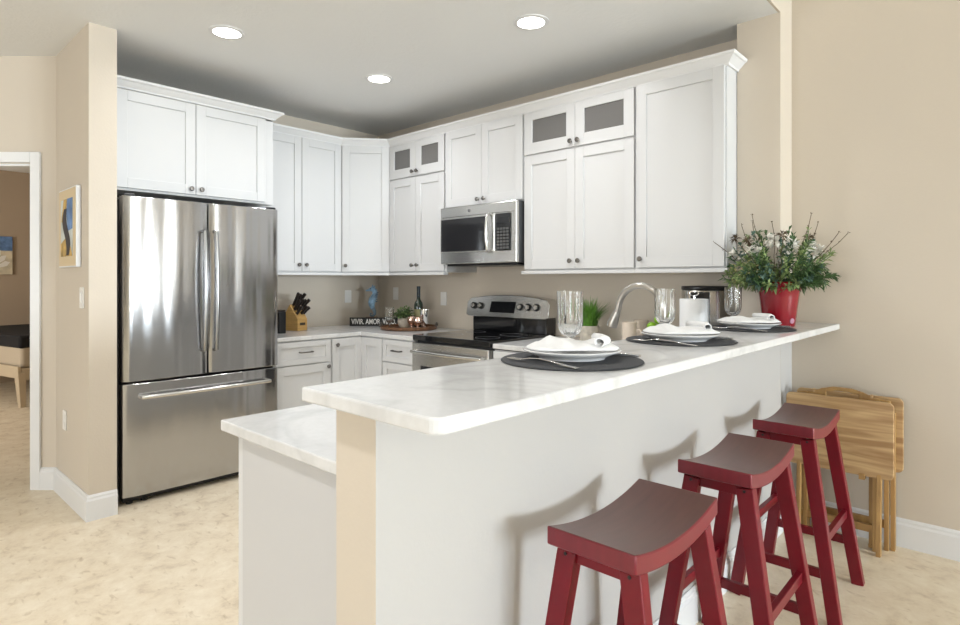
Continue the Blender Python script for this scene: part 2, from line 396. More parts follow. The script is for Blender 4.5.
for p in pw.data.polygons:
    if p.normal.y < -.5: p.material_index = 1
# bedroom seen through the doorway
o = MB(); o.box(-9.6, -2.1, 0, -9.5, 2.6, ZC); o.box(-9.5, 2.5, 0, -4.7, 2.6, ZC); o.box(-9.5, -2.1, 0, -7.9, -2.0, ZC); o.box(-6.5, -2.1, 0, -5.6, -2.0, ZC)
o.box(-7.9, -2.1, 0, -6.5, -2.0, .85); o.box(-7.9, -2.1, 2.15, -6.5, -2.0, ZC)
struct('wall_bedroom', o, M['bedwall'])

# baseboards and casing
BB = [(0, 0), (.016, 0), (.016, .108), (.011, .118), (.011, .128), (.005, .138), (0, .138)]
struct('baseboard_right', MB().sweep([(11.03, YW), (XP1 + .017, YW)][::-1], BB), M['trim'])
struct('baseboard_peninsula', MB().sweep([(XP1, .70), (XP1, YW - .0165)], BB), M['trim'])
struct('baseboard_left', MB().sweep([dg(.094), dg(0), (-3.71, .905), (-3.71, 1.040)], BB), M['trim'])
def casing():
    o = MB()
    for t0, t1, z0, z1 in ((.092, .152, 0, 2.10), (.958, 1.018, 0, 2.10), (.152, .958, 2.035, 2.10)):
        o.prism([dg(t0, .018), dg(t1, .018), dg(t1, 0), dg(t0, 0)], z0, z1)
    for t0, t1, z0, z1 in ((.150, .165, 0, 2.03), (.945, .96, 0, 2.03), (.165, .945, 2.015, 2.03)):
        o.prism([dg(t0, .0), dg(t1, .0), dg(t1, -.13), dg(t0, -.13)], z0, z1)
    return o
struct('door_1', casing(), M['trim'], bevel=.003)
# crown moulding along all the wall cabinets
CR = [(.0, 2.445), (.012, 2.445), (.016, 2.455), (.030, 2.468), (.046, 2.484), (.054, 2.487), (.058, 2.492), (.058, 2.503), (0, 2.503)]
struct('trim_1', MB().sweep([(-3.97, 1.042), (-3.97, 2.108), (XU - .1, 2.108)], [(a, b + .010) for a, b in CR]), M['trim'])
struct('trim_2', MB().sweep([(XU, 2.109), (XU, 2.854), (-3.953, YU), (-1.14, YU), (-1.14, 3.309)], [(a, b - .007) for a, b in CR]), M['trim'])

# ------------------------------------------------------------------ recessed lights
def downlight(x, y, label, power=7.5):
    t = thing('recessed_light', label, 'ceiling light', (x, y, ZC), 0, 'recessed ceiling lights')
    part('trim_ring', MB().lathe([(.074, -.001), (.074, -.006), (.096, -.004), (.098, 0)], 40), M['trim'], t, smooth=40)
    part('lens', MB().lathe([(0, -.004), (.074, -.0035), (.074, -.0005)], 40), M['lamp'], t, smooth=40)
    d = bpy.data.lights.new('bulb', 'AREA'); d.shape = 'DISK'; d.size = .14; d.energy = power; d.spread = R(150); d.color = (.97, .98, 1)
    b = bpy.data.objects.new('bulb', d); COL.objects.link(b); b.parent = t; b.location = (0, 0, -.012)
downlight(-3.288, 1.469, 'round recessed ceiling light in front of the refrigerator, leftmost of the three', 4.6)
downlight(-3.267, 2.519, 'round recessed ceiling light nearest the inner corner of cabinets, lowest in the photo')
downlight(-1.948, 2.526, 'round recessed ceiling light in front of the big right-hand cabinets, rightmost of the three')
downlight(-1.95, 1.469, 'round recessed ceiling light above the peninsula sink')
downlight(-1.45, -.2, 'round recessed ceiling light beside the viewer above the peninsula end', 17)

# ------------------------------------------------------------------ cabinets
def shaker(w, h, rail=.062, th=.02, rec=.009, glass=False, gl=.066, gb=.075):
    o = MB(); r = rail
    if glass: r = gl
    b = gb if glass else r
    o.box(0, -th, 0, r, 0, h); o.box(w - r, -th, 0, w, 0, h); o.box(r, -th, 0, w - r, 0, b); o.box(r, -th, h - (r if not glass else .052), w - r, 0, h)
    if not glass: o.box(r, -th + rec, b, w - r, -.002, h - r)
    return o
def knob(door, x, z, th=.02):
    o = MB(); o.lathe([(0, 0), (.006, 0), (.005, .012), (.0145, .017), (.0155, .023), (.012, .028), (0, .029)], 18)
    k = part('knob', o, M['darknickel'], door, smooth=40); k.rotation_euler = (R(90), 0, 0); k.location = (x, -th, z)
    return k
def pull(drw, x, z, ln, th=.02):
    o = MB(); o.tube([(x - ln / 2, -th, z), (x - ln / 2, -th - .024, z), (x - ln / 2 + .012, -th - .03, z), (x + ln / 2 - .012, -th - .03, z), (x + ln / 2, -th - .024, z), (x + ln / 2, -th, z)], .0055, 10)
    return part('handle', o, M['darknickel'], drw, smooth=40)
def cabdoor(cab, x, z, w, h, kx=None, kz=None, glass=False, y=0):
    d = part('door', shaker(w, h, glass=glass), M['cab'], cab, bevel=.0015, loc=(x, y, z))
    if glass: part('glass_pane', MB().box(.06, -.012, .07, w - .06, -.006, h - .046), M['smoked'], d)
    if kx is not None: knob(d, kx, kz)
    return d
def cabinet(label, loc, rz, w, h, d, name='wall_cabinet', rail=True, body=None, ext=(0, 0)):
    t = thing(name, label, 'cabinet', loc, rz)
    part('carcass', body or MB().box(0, 0, 0, w, d, h), M['cab'], t, bevel=.0015)
    if rail: part('light_rail', MB().box(-ext[0], -.028, -.022, w + ext[1], .02, -.0005), M['cab'], t, bevel=.002)
    return t
Z0 = 1.367; HU = 2.445 - Z0; g = .0025
R90 = R(90)
# over the refrigerator
c = cabinet('wide white two-door cabinet above the refrigerator', (-3.97, 1.042, 1.845), R90, 1.066, .600, .59, rail=False)
cabdoor(c, .060, .015, .458, .588, .458 - .03, .035); cabdoor(c, .522, .015, .478, .588, .03, .035)
# left wall pair
c = cabinet('tall white two-door wall cabinet between refrigerator cabinet and corner', (XU, 2.112, Z0), R90, .740, HU, .345)
cabdoor(c, .012, .01, .350, HU - .015, .350 - .03, .05); cabdoor(c, .367, .01, .366, HU - .015, .03, .05)
# diagonal corner
v = Vector((-3.953 - XU, YU - 2.854)); L = v.length; ang = math.atan2(v.y, v.x)
def loc2(p):
    q = Vector(p) - Vector((XU, 2.854)); return (q.x * math.cos(-ang) - q.y * math.sin(-ang), q.x * math.sin(-ang) + q.y * math.cos(-ang))
poly = [loc2(p) for p in ((XU, 2.8535), (-3.9525, YU), (-3.9525, YW - .001), (XW + .001, YW - .001), (XW + .001, 2.8535))]
c = cabinet('narrow white corner wall cabinet with one door set at an angle', (XU, 2.854, Z0), ang, L, HU, .3, body=MB().prism(poly, 0, HU))
cabdoor(c, .012, .01, L - .024, HU - .015, .03, .05)
# range wall
def glasscab(label, x0, x1, ext=(0, 0)):
    w = x1 - x0; c = cabinet(label, (x0, YU, Z0), 0, w, HU, .344, ext=ext); m = w / 2
    for i in (0, 1):
        x = .008 if i == 0 else m + .001; ww = m - .009
        cabdoor(c, x, .01, ww, .765, ww - .03 if i == 0 else .03, .05)
        cabdoor(c, x, .787, ww, .281, ww - .026 if i == 0 else .026, .035, glass=True)
glasscab('white wall cabinet left of the microwave, two small grey glass doors on top', -3.953, -3.2685)
cm = cabinet('short white two-door cabinet directly above the microwave', (-3.268, YU, 1.852), 0, .772, 2.445 - 1.852, .344, rail=False)
for i in (0, 1):
    ww = .377; cabdoor(cm, .008 if i == 0 else .387, .008, ww, 2.445 - 1.852 - .013, ww - .03 if i == 0 else .03, .035)
glasscab('white wall cabinet right of the microwave, two wide grey glass doors on top', -2.4955, -1.6625, (.012, 0))
c = cabinet('tall single-door white wall cabinet at the right end of the range wall', (-1.662, YU, Z0), 0, .522, HU, .344, ext=(0, .012))
cabdoor(c, .008, .01, .506, HU - .015, .03, .05)
# base cabinets, left leg
XB = -3.872
def base(label, loc, rz, w, d, drawer=None, doors=None, h=.862):
    t = thing('base_cabinet', label, 'cabinet', loc, rz)
    part('carcass', MB().box(0, 0, .10, w, d, h).box(.0, .06, 0, w, d, .10), M['cab'], t, bevel=.0015)
    return t
c = base('white base cabinet beside the refrigerator with a drawer over a door', (XB, 2.06, 0), R90, .458, .69)
d = part('drawer', shaker(.446, .165, rail=.04), M['cab'], c, bevel=.0015, loc=(.006, 0, .69)); pull(d, .235, .088, .10)
cabdoor(c, .006, .11, .446, .572, .42, .545)
c = base('narrow white single-door base cabinet at the inner corner of the counter', (XB, 2.5185, 0), R90, .2915, .69)
cabdoor(c, .012, .11, .27, .745, .035, .70)
c = base('narrow white base cabinet with plain panel door right of the inner corner', (XB, 2.812, 0), 0, .287, .69)
cabdoor(c, .022, .11, .26, .745)
c = base('white base cabinet with drawer, immediately left of the range', (XB + .2875, 2.812, 0), 0, .365, .69)
d = part('drawer', shaker(.352, .165, rail=.04), M['cab'], c, bevel=.0015, loc=(.006, 0, .69)); pull(d, .178, .088, .10)
d = part('drawer', shaker(.352, .572, rail=.05), M['cab'], c, bevel=.0015, loc=(.006, 0, .11)); pull(d, .176, .40, .10)
# right of the range and the peninsula
c = base('white base cabinet to the right of the range', (-2.460, 2.812, 0), 0, .80, .69)
cabdoor(c, .006, .11, .39, .745, .36, .70); cabdoor(c, .40, .11, .39, .745, .03, .70)
t = thing('peninsula_cabinet', 'white peninsula base cabinet with plain end panel under the lower worktop', 'cabinet', (-1.649, .77, 0))
part('carcass', MB().box(.0, .0, .10, .594, 2.03, .866).box(.06, 0, 0, .594, 2.03, .10), M['cab'], t, bevel=.0015)
part('end_panel', MB().box(.050, -.012, 0, .5945, -.0005, .8685), M['panel'], t, bevel=.001)
for i in range(4):
    dd = part('door', shaker(.49, .745), M['cab'], t, bevel=.0015, loc=(-.001, .008 + .505 * (i + 1) - .01, .11), rz=R(-90)); knob(dd, .45 if i % 2 else .04, .70)
# worktops
QT = .895; QP = .901; QB = .8645
def slab(name, label, poly, z0, z1, bev=.004):
    o = part(name, MB().prism(poly, z0, z1), M['quartz'], None, bevel=bev, segs=3); return tag(o, label, 'countertop')
slab('kitchen_worktop', 'L-shaped white quartz worktop from the refrigerator to the range', [(XW + .001, 2.052), (-3.85, 2.052), (-3.85, 2.79), (-3.219, 2.79), (-3.219, YW - .001), (XW + .001, YW - .001)], QB, QT)
slab('peninsula_worktop', 'white quartz lower worktop running right of the range and along the peninsula', [(-1.688, .735), (-1.0535, .735), (-1.0535, 3.308), (-1.1385, 3.308), (-1.1385, YW - .001), (-2.458, YW - .001), (-2.458, 2.79), (-1.688, 2.79)], QB + .006, QT + .006)
rc = .03; cx, cy = -.69 - rc, .65 + rc
arc = [(cx + rc * math.sin(R(a)), cy - rc * math.cos(R(a))) for a in range(0, 91, 15)]
slab('raised_countertop', 'raised white quartz bar counter with three place settings', [(-1.115, .655)] + arc + [(-.69, YW - .001), (XP1 + .001, YW - .001), (XP1 + .001, 3.309), (-1.115, 3.309)], 1.0465, 1.076, .005)
BT = 1.0765

# ------------------------------------------------------------------ refrigerator
t = thing('refrigerator', 'stainless steel french-door refrigerator with freezer drawer below', 'refrigerator', (-3.77, 1.086, 0), R90)
W = .957; m_ = .482
part('cabinet_body', MB().box(-.0, .085, .03, W, .76, 1.775), M['fridge_side'], t, bevel=.004)
part('gasket', MB().box(.006, .07, .045, W - .006, .0845, 1.78), M['gasket'], t)
def panel(x0, x1, z0, z1, bow=.010):
    # gently bowed steel skin with rolled edges
    o = MB(); n = 18; pts = []
    for i in range(n + 1):
        u = i / n; x = x0 + (x1 - x0) * u; y = -bow * (1 - (2 * u - 1) ** 2) + .012 * max(0, abs(2 * u - 1) - .93) / .07
        pts.append((x, y))
    o.prism(pts + [(x1, .068), (x0, .068)], z0, z1); return o
dl = part('left_door', panel(0, m_ - .003, .716, 1.79), M['steel'], t, bevel=.004, smooth=30)
dr = part('right_door', panel(m_ + .003, W, .716, 1.79), M['steel'], t, bevel=.004, smooth=30)
fz = part('freezer_drawer', panel(0, W, .050, .703, .012), M['steel'], t, bevel=.004, smooth=30)
def arc_handle(x, z0, z1, out=.055):
    pts = [(x, -.002, z0), (x, -out * .62, z0 + .004)]
    for i in range(1, 12):
        u = i / 12; pts.append((x, -(out * .62 + out * .38 * math.sin(math.pi * u)), z0 + (z1 - z0) * u))
    return pts + [(x, -out * .62, z1 - .004), (x, -.002, z1)]
part('handle', MB().tube(arc_handle(.446, .865, 1.61), .0125, 14), M['handle_steel'], dl, smooth=40)
part('handle', MB().tube(arc_handle(.517, .865, 1.61), .0125, 14), M['handle_steel'], dr, smooth=40)
pts = [(.09, -.004, .625), (.09, -.045, .625)] + [(.09 + .78 * i / 10, -.045 - .012 * math.sin(math.pi * i / 10), .625) for i in range(1, 10)] + [(.87, -.045, .625), (.87, -.004, .625)]
part('handle', MB().tube(pts, .013, 14), M['steelflat'], fz, smooth=40)
part('hinge_cap', MB().box(.01, .02, 1.791, .07, .14, 1.806), M['blackplastic'], t, bevel=.004)
part('hinge_cap', MB().box(W - .07, .02, 1.791, W - .01, .14, 1.806), M['blackplastic'], t, bevel=.004)
part('kick_grille', MB().box(.015, .05, .012, W - .015, .085, .045), M['blackplastic'], t, bevel=.003)
for x in (.05, .13, W - .07): part('foot', MB().cyl((x, .06, 0), (x, .06, .02), .018), M['rubber'], t, smooth=40)

# ------------------------------------------------------------------ range
RX0, RX1 = -3.212, -2.465; RW = RX1 - RX0
t = thing('range', 'stainless steel electric range with black glass cooktop and raised control panel', 'stove', (RX0, 2.79, 0))
part('oven_body', MB().box(.004, .03, .06, RW - .004, .715, .872), M['fridge_side'], t, bevel=.003)
part('cooktop', MB().box(0, -.015, .874, RW, .70, .914), M['blackglass'], t, bevel=.006, segs=3)
for x, y, r in ((.19, .17, .10), (.56, .17, .085), (.19, .45, .075), (.56, .45, .10)):
    part('burner_ring', MB().lathe([(r - .004, .9142), (r - .004, .9146), (r, .9146), (r, .9142)], 48, (x, y)), M['emblem'], t)
od = part('oven_door', MB().box(.006, -.025, .24, RW - .006, .028, .862), M['steelflat'], t, bevel=.006)
part('door_window', MB().box(.10, -.0268, .36, RW - .10, -.0255, .70), M['ovenglass'], od)
pts = [(.04, -.026, .80)] + [(.04 + (RW - .08) * i / 14, -.06 - .018 * math.sin(math.pi * i / 14), .80) for i in range(15)] + [(RW - .04, -.026, .80)]
part('handle', MB().tube(pts, .012, 12), M['steelflat'], od, smooth=40)
part('storage_drawer', MB().box(.006, -.02, .06, RW - .006, .028, .232), M['steelflat'], t, bevel=.005)
# back guard: black lower splash, then a leaning steel panel with arched top
part('back_splash', MB().box(.02, .60, .9145, RW - .012, .715, 1.04), M['blackglass'], t, bevel=.004)
n = 24; prof = []
for i in range(n + 1):
    u = i / n; x = -.045 + (RW + .06) * u; prof.append((x, 1.158 + .034 * (1 - (2 * u - 1) ** 2) - (.03 * max(0, abs(2 * u - 1) - .94) / .06)))
o = MB(); lo = [(-.045, 1.035)] + [(-.045 + (RW + .06) * i / n, 1.022 + .0 * i) for i in range(1, n)] + [(RW + .015, 1.035)]
def lean(z): return .585 + (z - 1.02) * .16
fr = [[o.bm.verts.new((x, lean(z), z)) for x, z in lo], [o.bm.verts.new((x, lean(z), z)) for x, z in prof]]
bk = [[o.bm.verts.new((x, .718, z)) for x, z in lo], [o.bm.verts.new((x, .718, z)) for x, z in prof]]
for i in range(n):
    o.bm.faces.new((fr[0][i], fr[0][i + 1], fr[1][i + 1], fr[1][i])); o.bm.faces.new((bk[0][i + 1], bk[0][i], bk[1][i], bk[1][i + 1]))
    o.bm.faces.new((fr[1][i], fr[1][i + 1], bk[1][i + 1], bk[1][i])); o.bm.faces.new((fr[0][i + 1], fr[0][i], bk[0][i], bk[0][i + 1]))
for i in (0, n): o.bm.faces.new((fr[0][i], fr[1][i], bk[1][i], bk[0][i]))
cp = part('control_panel', o, M['steelflat'], t, bevel=.004, smooth=40)
def onpanel(x, z, d=0): return (x, lean(z) - d, z)
o = MB(); q = []
for x, z in ((.20, 1.058), (.445, 1.058), (.455, 1.142), (.212, 1.142)):
    q.append(o.bm.verts.new(onpanel(x, z, .002)))
b4 = [o.bm.verts.new(onpanel(v_.co.x, v_.co.z, -.004)) for v_ in q]
o.bm.faces.new(q); o.bm.faces.new(b4[::-1])
for i in range(4): o.bm.faces.new((q[i], q[(i + 1) % 4], b4[(i + 1) % 4], b4[i]))
part('display', o, M['blackglass'], cp)
for x in (.035, .105, .500, .575, .650):
    p0 = Vector(onpanel(x, 1.105)); nrm = Vector((0, -1, .16)).normalized()
    k = part('knob', MB().cyl(p0 + nrm * .001, p0 + nrm * .016, .028, 24, .025), M['blackplastic'], cp, smooth=40)
    part('knob_cap', MB().cyl(p0 + nrm * .0161, p0 + nrm * .022, .019, 24, .016).box(x - .004, p0.y - .028, 1.09, x + .004, p0.y - .018, 1.125), M['steelflat'], k, smooth=40)

# ------------------------------------------------------------------ microwave
MX0, MX1 = -3.248, -2.506; MW = MX1 - MX0; MZ0, MZ1 = 1.425, 1.848; MH = MZ1 - MZ0
t = thing('microwave', 'stainless steel over-range microwave hung under the short cabinet', 'microwave', (MX0, 3.10, MZ0))
part('case', MB().box(.002, .02, .0, MW - .002, .41, MH), M['fridge_side'], t, bevel=.003)
fp = part('front_frame', MB().box(0, -.012, .0, MW, .0195, MH), M['steelflat'], t, bevel=.005)
part('vent_seam', MB().box(.02, -.0135, MH - .075, MW - .02, -.0125, MH - .0725), M['gasket'], t)
part('badge', MB().cyl((.30, -.0122, MH - .038), (.30, -.015, MH - .038), .012, 20), M['emblem'], t, smooth=40)
dw = part('door', MB().box(.012, -.026, .082, .555, -.0125, MH - .082), M['steelflat'], t, bevel=.004)
part('door_window', MB().box(.022, -.0275, .092, .470, -.0265, MH - .092), M['ovenglass'], dw)
part('handle', MB().tube([(.512, -.026, .075), (.512, -.05, .09)] + [(.512, -.055 - .012 * math.sin(math.pi * i / 8), .10 + .225 * i / 8) for i in range(9)] + [(.512, -.05, MH - .088), (.512, -.026, MH - .075)], .010, 12), M['steelflat'], dw, smooth=40)
kp = part('keypad', MB().box(.563, -.020, .082, .695, -.0125, MH - .082), M['blackglass'], t, bevel=.002)
part('key_buttons', MB().box(0, 0, 0, .001, .001, .001), M['emblem'], kp) if False else None
o = MB()
for r in range(7):
    for q in range(4): o.box(.575 + q * .028, -.0212, .095 + r * .022, .597 + q * .028, -.0202, .110 + r * .022)
part('button', o, plain('dim_button_print', (.09, .09, .09), .5), kp)
part('display', MB().box(.575, -.0212, .275, .685, -.0202, .315), M['ovenglass'], kp)
part('bottom_plate', MB().box(.03, .03, -.016, MW - .03, .38, -.0005), M['blackplastic'], t, bevel=.003)

# ------------------------------------------------------------------ electrical plates
def plate(name, label, loc, rz, kind):
    t = thing(name, label, 'outlet' if kind == 'o' else 'light switch', loc, rz)
    part('cover_plate', MB().prism_y(rounded(-.036, -.058, .036, .058, .006), -.007, -.0008), M['white_plastic'], t, bevel=.002)
    if kind == 'o':
        for z in (-.022, .022): part('socket', MB().prism_y(rounded(-.016, z - .014, .016, z + .014, .008), -.0095, -.0072), M['white_plastic'], t)
    else: part('rocker', MB().box(-.012, -.013, -.03, .012, -.0072, .03), M['white_plastic'], t, bevel=.002)
    return t
plate('wall_outlet', 'white outlet on the left wall beside the seahorse', (XW, 3.165, 1.155), R90, 'o')
plate('wall_outlet', 'white outlet on the range wall behind the tray plant', (-4.30, YW, 1.18), 0, 'o')
plate('wall_outlet', 'white outlet on the range wall between wine bottle and range', (-3.655, YW, 1.145), 0, 'o')
plate('light_switch', 'white light switch below the framed picture on the hall wall', (-3.83, .905, 1.205), 0, 's')
plate('wall_outlet', 'white outlet low on the hall wall beneath the picture', (-4.20, .905, .467), 0, 'o')

# ------------------------------------------------------------------ pictures
t = thing('framed_picture', 'small abstract picture in a cream mount and white frame on hall wall', 'picture', (-4.045, .904, 1.605))
part('frame', MB().box(-.185, -.024, -.228, .192, -.001, .228), M['trim'], t, bevel=.003)
part('mount_board', MB().box(-.178, -.0255, -.22, .185, -.0245, .22), M['mount'], t)
pc = part('painting', MB().box(-.125, -.0272, -.165, .13, -.0257, .165), M['pale_paint'], t)
def blob(poly, y): return MB().prism_y(poly, y - .0008, y)
part('paint_sky', blob([(.03, -.02), (.13, -.01), (.13, .165), (.02, .165), (.0, .08)], -.0274), M['sky_paint'], pc)
part('paint_ochre', blob([(-.11, .04), (-.02, .02), (.01, .165), (-.06, .165)], -.0275), M['ochre_paint'], pc)
part('paint_ground', blob([(-.125, -.165), (.13, -.165), (.09, -.11), (-.02, -.06), (-.125, -.09)], -.0276), M['ochre_paint'], pc)
L_, R_ = [], []
for i in range(15):
    u = i / 14; z = -.16 + .27 * u; x = .0 + .045 * math.sin(u * 5.2 + .6); wd = .028 + .022 * math.sin(u * math.pi)
    L_.append((x - wd, z)); R_.append((x + wd, z))
part('paint_figure', blob(L_ + R_[::-1], -.0278), M['dark_paint'], pc)
t = thing('canvas_picture', 'small unframed canvas of a white flower on blue, bedroom wall', 'picture', (-9.498, 1.175, 1.62), R90)
part('canvas', MB().box(-.30, -.03, -.24, .30, 0, .24), M['cream_paint'], t)
part('blue_field', MB().box(-.30, -.0312, .06, .30, -.0302, .24), M['sky_paint'], t)
o = MB()
for i in range(9):
    a = R(20 + i * 18); o.prism_y([(.05 + .03 * math.cos(a), -.19 + .03 * math.sin(a)), (.05 + .2 * math.cos(a - .13), -.19 + .26 * math.sin(a - .13)), (.05 + .24 * math.cos(a), -.19 + .31 * math.sin(a)), (.05 + .2 * math.cos(a + .13), -.19 + .26 * math.sin(a + .13))], -.0325 - .0002 * i, -.0315 - .0002 * i)
part('petals', o, M['flower'], t)
part('flower_centre', MB().cyl((.05, -.032, -.19), (.05, -.036, -.19), .045), M['ochre_paint'], t)

# ------------------------------------------------------------------ bed in the next room
t = thing('bed', 'low bed with black cover and cream wooden frame through the doorway', 'bed', (-7.55, 1.20, 0), R(12))
part('side_rail', MB().box(-1.9, .0, .30, .05, .03, .42), M['bedwood'], t, bevel=.006)
part('foot_rail', MB().box(.02, .031, .28, .05, 1.1, .40), M['bedwood'], t, bevel=.006)
part('mattress', MB().box(-1.85, .04, .40, .015, 1.25, .66), M['mattress'], t, bevel=.04, segs=4)
part('bed_cover', MB().box(-1.86, .025, .60, .028, 1.2, .735), M['black_fabric'], t, bevel=.03, segs=4)
for x, y in ((.01, .035), (-1.75, .035), (.01, 1.05)): part('leg', MB().bar((x, y, .36), (x, y + .02, 0), .10, .07, w2=.06, d2=.05), M['bedwood'], t, bevel=.004)

# ------------------------------------------------------------------ bar stools
SH = .737
def stool():
    t = thing('bar_stool', '', 'stool', (-.69, 1.321, 0), 0, 'red saddle bar stools')
    o = MB(); nx, ny = 6, 18; wx, wy = .112, .222
    def zt(u): return SH - .030 * (1 - u * u)
    top, bot = [], []
    for j in range(ny + 1):
        u = 2 * j / ny - 1
        top.append([o.bm.verts.new((wx * (2 * i / nx - 1), wy * u, zt(u))) for i in range(nx + 1)])
        bot.append([o.bm.verts.new((wx * (2 * i / nx - 1), wy * u, zt(u) - .043)) for i in range(nx + 1)])
    for j in range(ny):
        for i in range(nx):
            o.bm.faces.new((top[j][i], top[j][i + 1], top[j + 1][i + 1], top[j + 1][i])); o.bm.faces.new((bot[j][i + 1], bot[j][i], bot[j + 1][i], bot[j + 1][i + 1]))
        o.bm.faces.new((bot[j][0], top[j][0], top[j + 1][0], bot[j + 1][0])); o.bm.faces.new((top[j][nx], bot[j][nx], bot[j + 1][nx], top[j + 1][nx]))
    for i in range(nx):
        o.bm.faces.new((top[0][i + 1], top[0][i], bot[0][i], bot[0][i + 1])); o.bm.faces.new((top[ny][i], top[ny][i + 1], bot[ny][i + 1], bot[ny][i]))
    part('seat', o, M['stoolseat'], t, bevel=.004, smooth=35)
    def lp(sx, sy, z):      # centre line of a splayed leg
        u = (SH - .045 - z) / (SH - .045); return Vector((sx * (.078 + .104 * u), sy * (.172 + .04 * u), z))
    for sx in (-1, 1):
        for sy in (-1, 1):
            l = part('leg', MB().bar(lp(sx, sy, 0), lp(sx, sy, SH - .046 - .012), .046, .036, up=(0, 1, 0), w2=.050, d2=.036), M['stoolred'], t, bevel=.003)
            p = lp(sx, sy, SH - .066); part('bolt', MB().cyl(p + Vector((0, sy * .017, 0)), p + Vector((0, sy * .020, 0)), .0042, 14), M['bolt'], l, smooth=40)
    for sy in (-1, 1):
        part('apron', MB().box(-.075, sy * .172 - .010, SH - .085, .075, sy * .172 + .010, SH - .044), M['stoolred'], t, bevel=.002)
        part('stretcher', MB().bar(lp(-1, sy, .18), lp(1, sy, .18), .020, .034), M['stoolred'], t, bevel=.002)
    for sx in (-1, 1): part('stretcher', MB().bar(lp(sx, -1, .30), lp(sx, 1, .30), .020, .034), M['stoolred'], t, bevel=.002)
    return t
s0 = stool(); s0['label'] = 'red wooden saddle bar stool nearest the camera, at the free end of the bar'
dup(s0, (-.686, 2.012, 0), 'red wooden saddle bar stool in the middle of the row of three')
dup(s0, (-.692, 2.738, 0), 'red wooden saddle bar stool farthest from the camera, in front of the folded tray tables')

# ------------------------------------------------------------------ place settings
def napkin_mesh(seed):
    o = MB(); n = 26; random.seed(seed); ph = [random.uniform(0, 6) for _ in range(4)]
    V = []
    for j in range(n + 1):
        row = []
        for i in range(n + 1):
            u = 2 * i / n - 1; v = 2 * j / n - 1
            x = .128 * u * (1 - .18 * v * v); y = .098 * v * (1 - .22 * u * u) + .012 * math.sin(2.2 * u + ph[0])
            edge = max(0, 1 - max(abs(u), abs(v)) ** 6)
            h = .007 + .006 * max(0, 1 - abs(u - .12 + .25 * v) / .16) + .004 * max(0, 1 - abs(u + .55 - .2 * v) / .10) + .016 * math.exp(-((u + .30) ** 2 / .16 + (v - .25) ** 2 / .5)) + .012 * math.exp(-((u - .70) ** 2 / .05)) * (1 - .5 * v * v)
            h += .003 * math.sin(5 * (u + .6 * v) + ph[1]) + .0025 * math.sin(11 * (u - .3 * v) + ph[2])
            row.append(o.bm.verts.new((x, y, .002 + h * edge)))
        V.append(row)
    for j in range(n):
        for i in range(n): o.bm.faces.new((V[j][i], V[j][i + 1], V[j + 1][i + 1], V[j + 1][i]))
    return o
def fold_mesh():      # second folded layer, rolled over itself along the right edge
    o = MB(); pts = []
    for k in range(13):
        a = R(-70 + 300 * k / 12); pts.append((.092 + (.016 - .0006 * k) * math.cos(a), .026 + (.012 - .0004 * k) * math.sin(a)))
    A = []
    for y in (-.078, -.03, .03, .07):
        A.append([o.bm.verts.new((x - .012 * abs(y) / .08 + (-.02 if y < -.07 else 0), y, z * (1 - 2.2 * max(0, abs(y) - .05)))) for x, z in pts])
    for a, b in zip(A, A[1:]):
        for k in range(len(pts) - 1): o.bm.faces.new((a[k], a[k + 1], b[k + 1], b[k]))
    return o
def fork_mesh():
    o = MB(); prof = [(0, .004), (.03, .007), (.07, .010), (.10, .008), (.125, .004), (.145, .004), (.19, .003)]
    th = .0022
    def ring(x, w, z): return [o.bm.verts.new(p) for p in ((x, -w, z), (x, w, z), (x, w, z + th), (x, -w, z + th))]
    ws = [.007, .0062, .0042, .0034, .0036, .0085, .011]; xs = [-.045, -.01, .04, .08, .115, .138, .155]; zs = [.001, .003, .009, .012, .010, .006, .003]
    rings = [ring(x, w, z) for x, w, z in zip(xs, ws, zs)]
    for a, b in zip(rings, rings[1:]):
        for i in range(4): o.bm.faces.new((a[i], a[(i + 1) % 4], b[(i + 1) % 4], b[i]))
    o.bm.faces.new(rings[0][::-1]); o.bm.faces.new(rings[-1])
    for k in range(4):
        y = -.0085 + k * .0057; o.bar((.155, y, .0042), (.195, y, .0055), .0028, .002)
    return o
def knife_mesh():
    o = MB()
    o.prism([(-.10, -.008), (.0, -.006), (.0, .006), (-.10, .008)], .001, .008)
    o.prism([(.0, -.005), (.09, -.007), (.11, .004), (.0, .006)], .002, .0035)
    return o
GP = [(0, 0), (.034, 0), (.034, .003), (.012, .007), (.006, .014), (.0055, .036), (.009, .044), (.014, .047), (.026, .056), (.035, .072), (.039, .092), (.0385, .12), (.041, .191), (.0388, .191), (.036, .12), (.0365, .092), (.032, .074), (.022, .060), (0, .055)]
def goblet(label, x, y, z, s=1, group='crystal goblets on the bar'):
    o = MB().lathe([(r * s, q * s) for r, q in GP], 84, flute=.05, nfl=14, fr=(.05 * s, .187 * s))
    g_ = part('goblet', o, M['glass'], None, smooth=60, loc=(x, y, z)); return tag(g_, label, 'glass', group)
PL = [(0, .004), (.085, .004), (.088, 0), (.094, 0), (.096, .005), (.120, .014), (.138, .022), (.1395, .0245), (.137, .026), (.118, .019), (.095, .0105), (.0, .0095)]
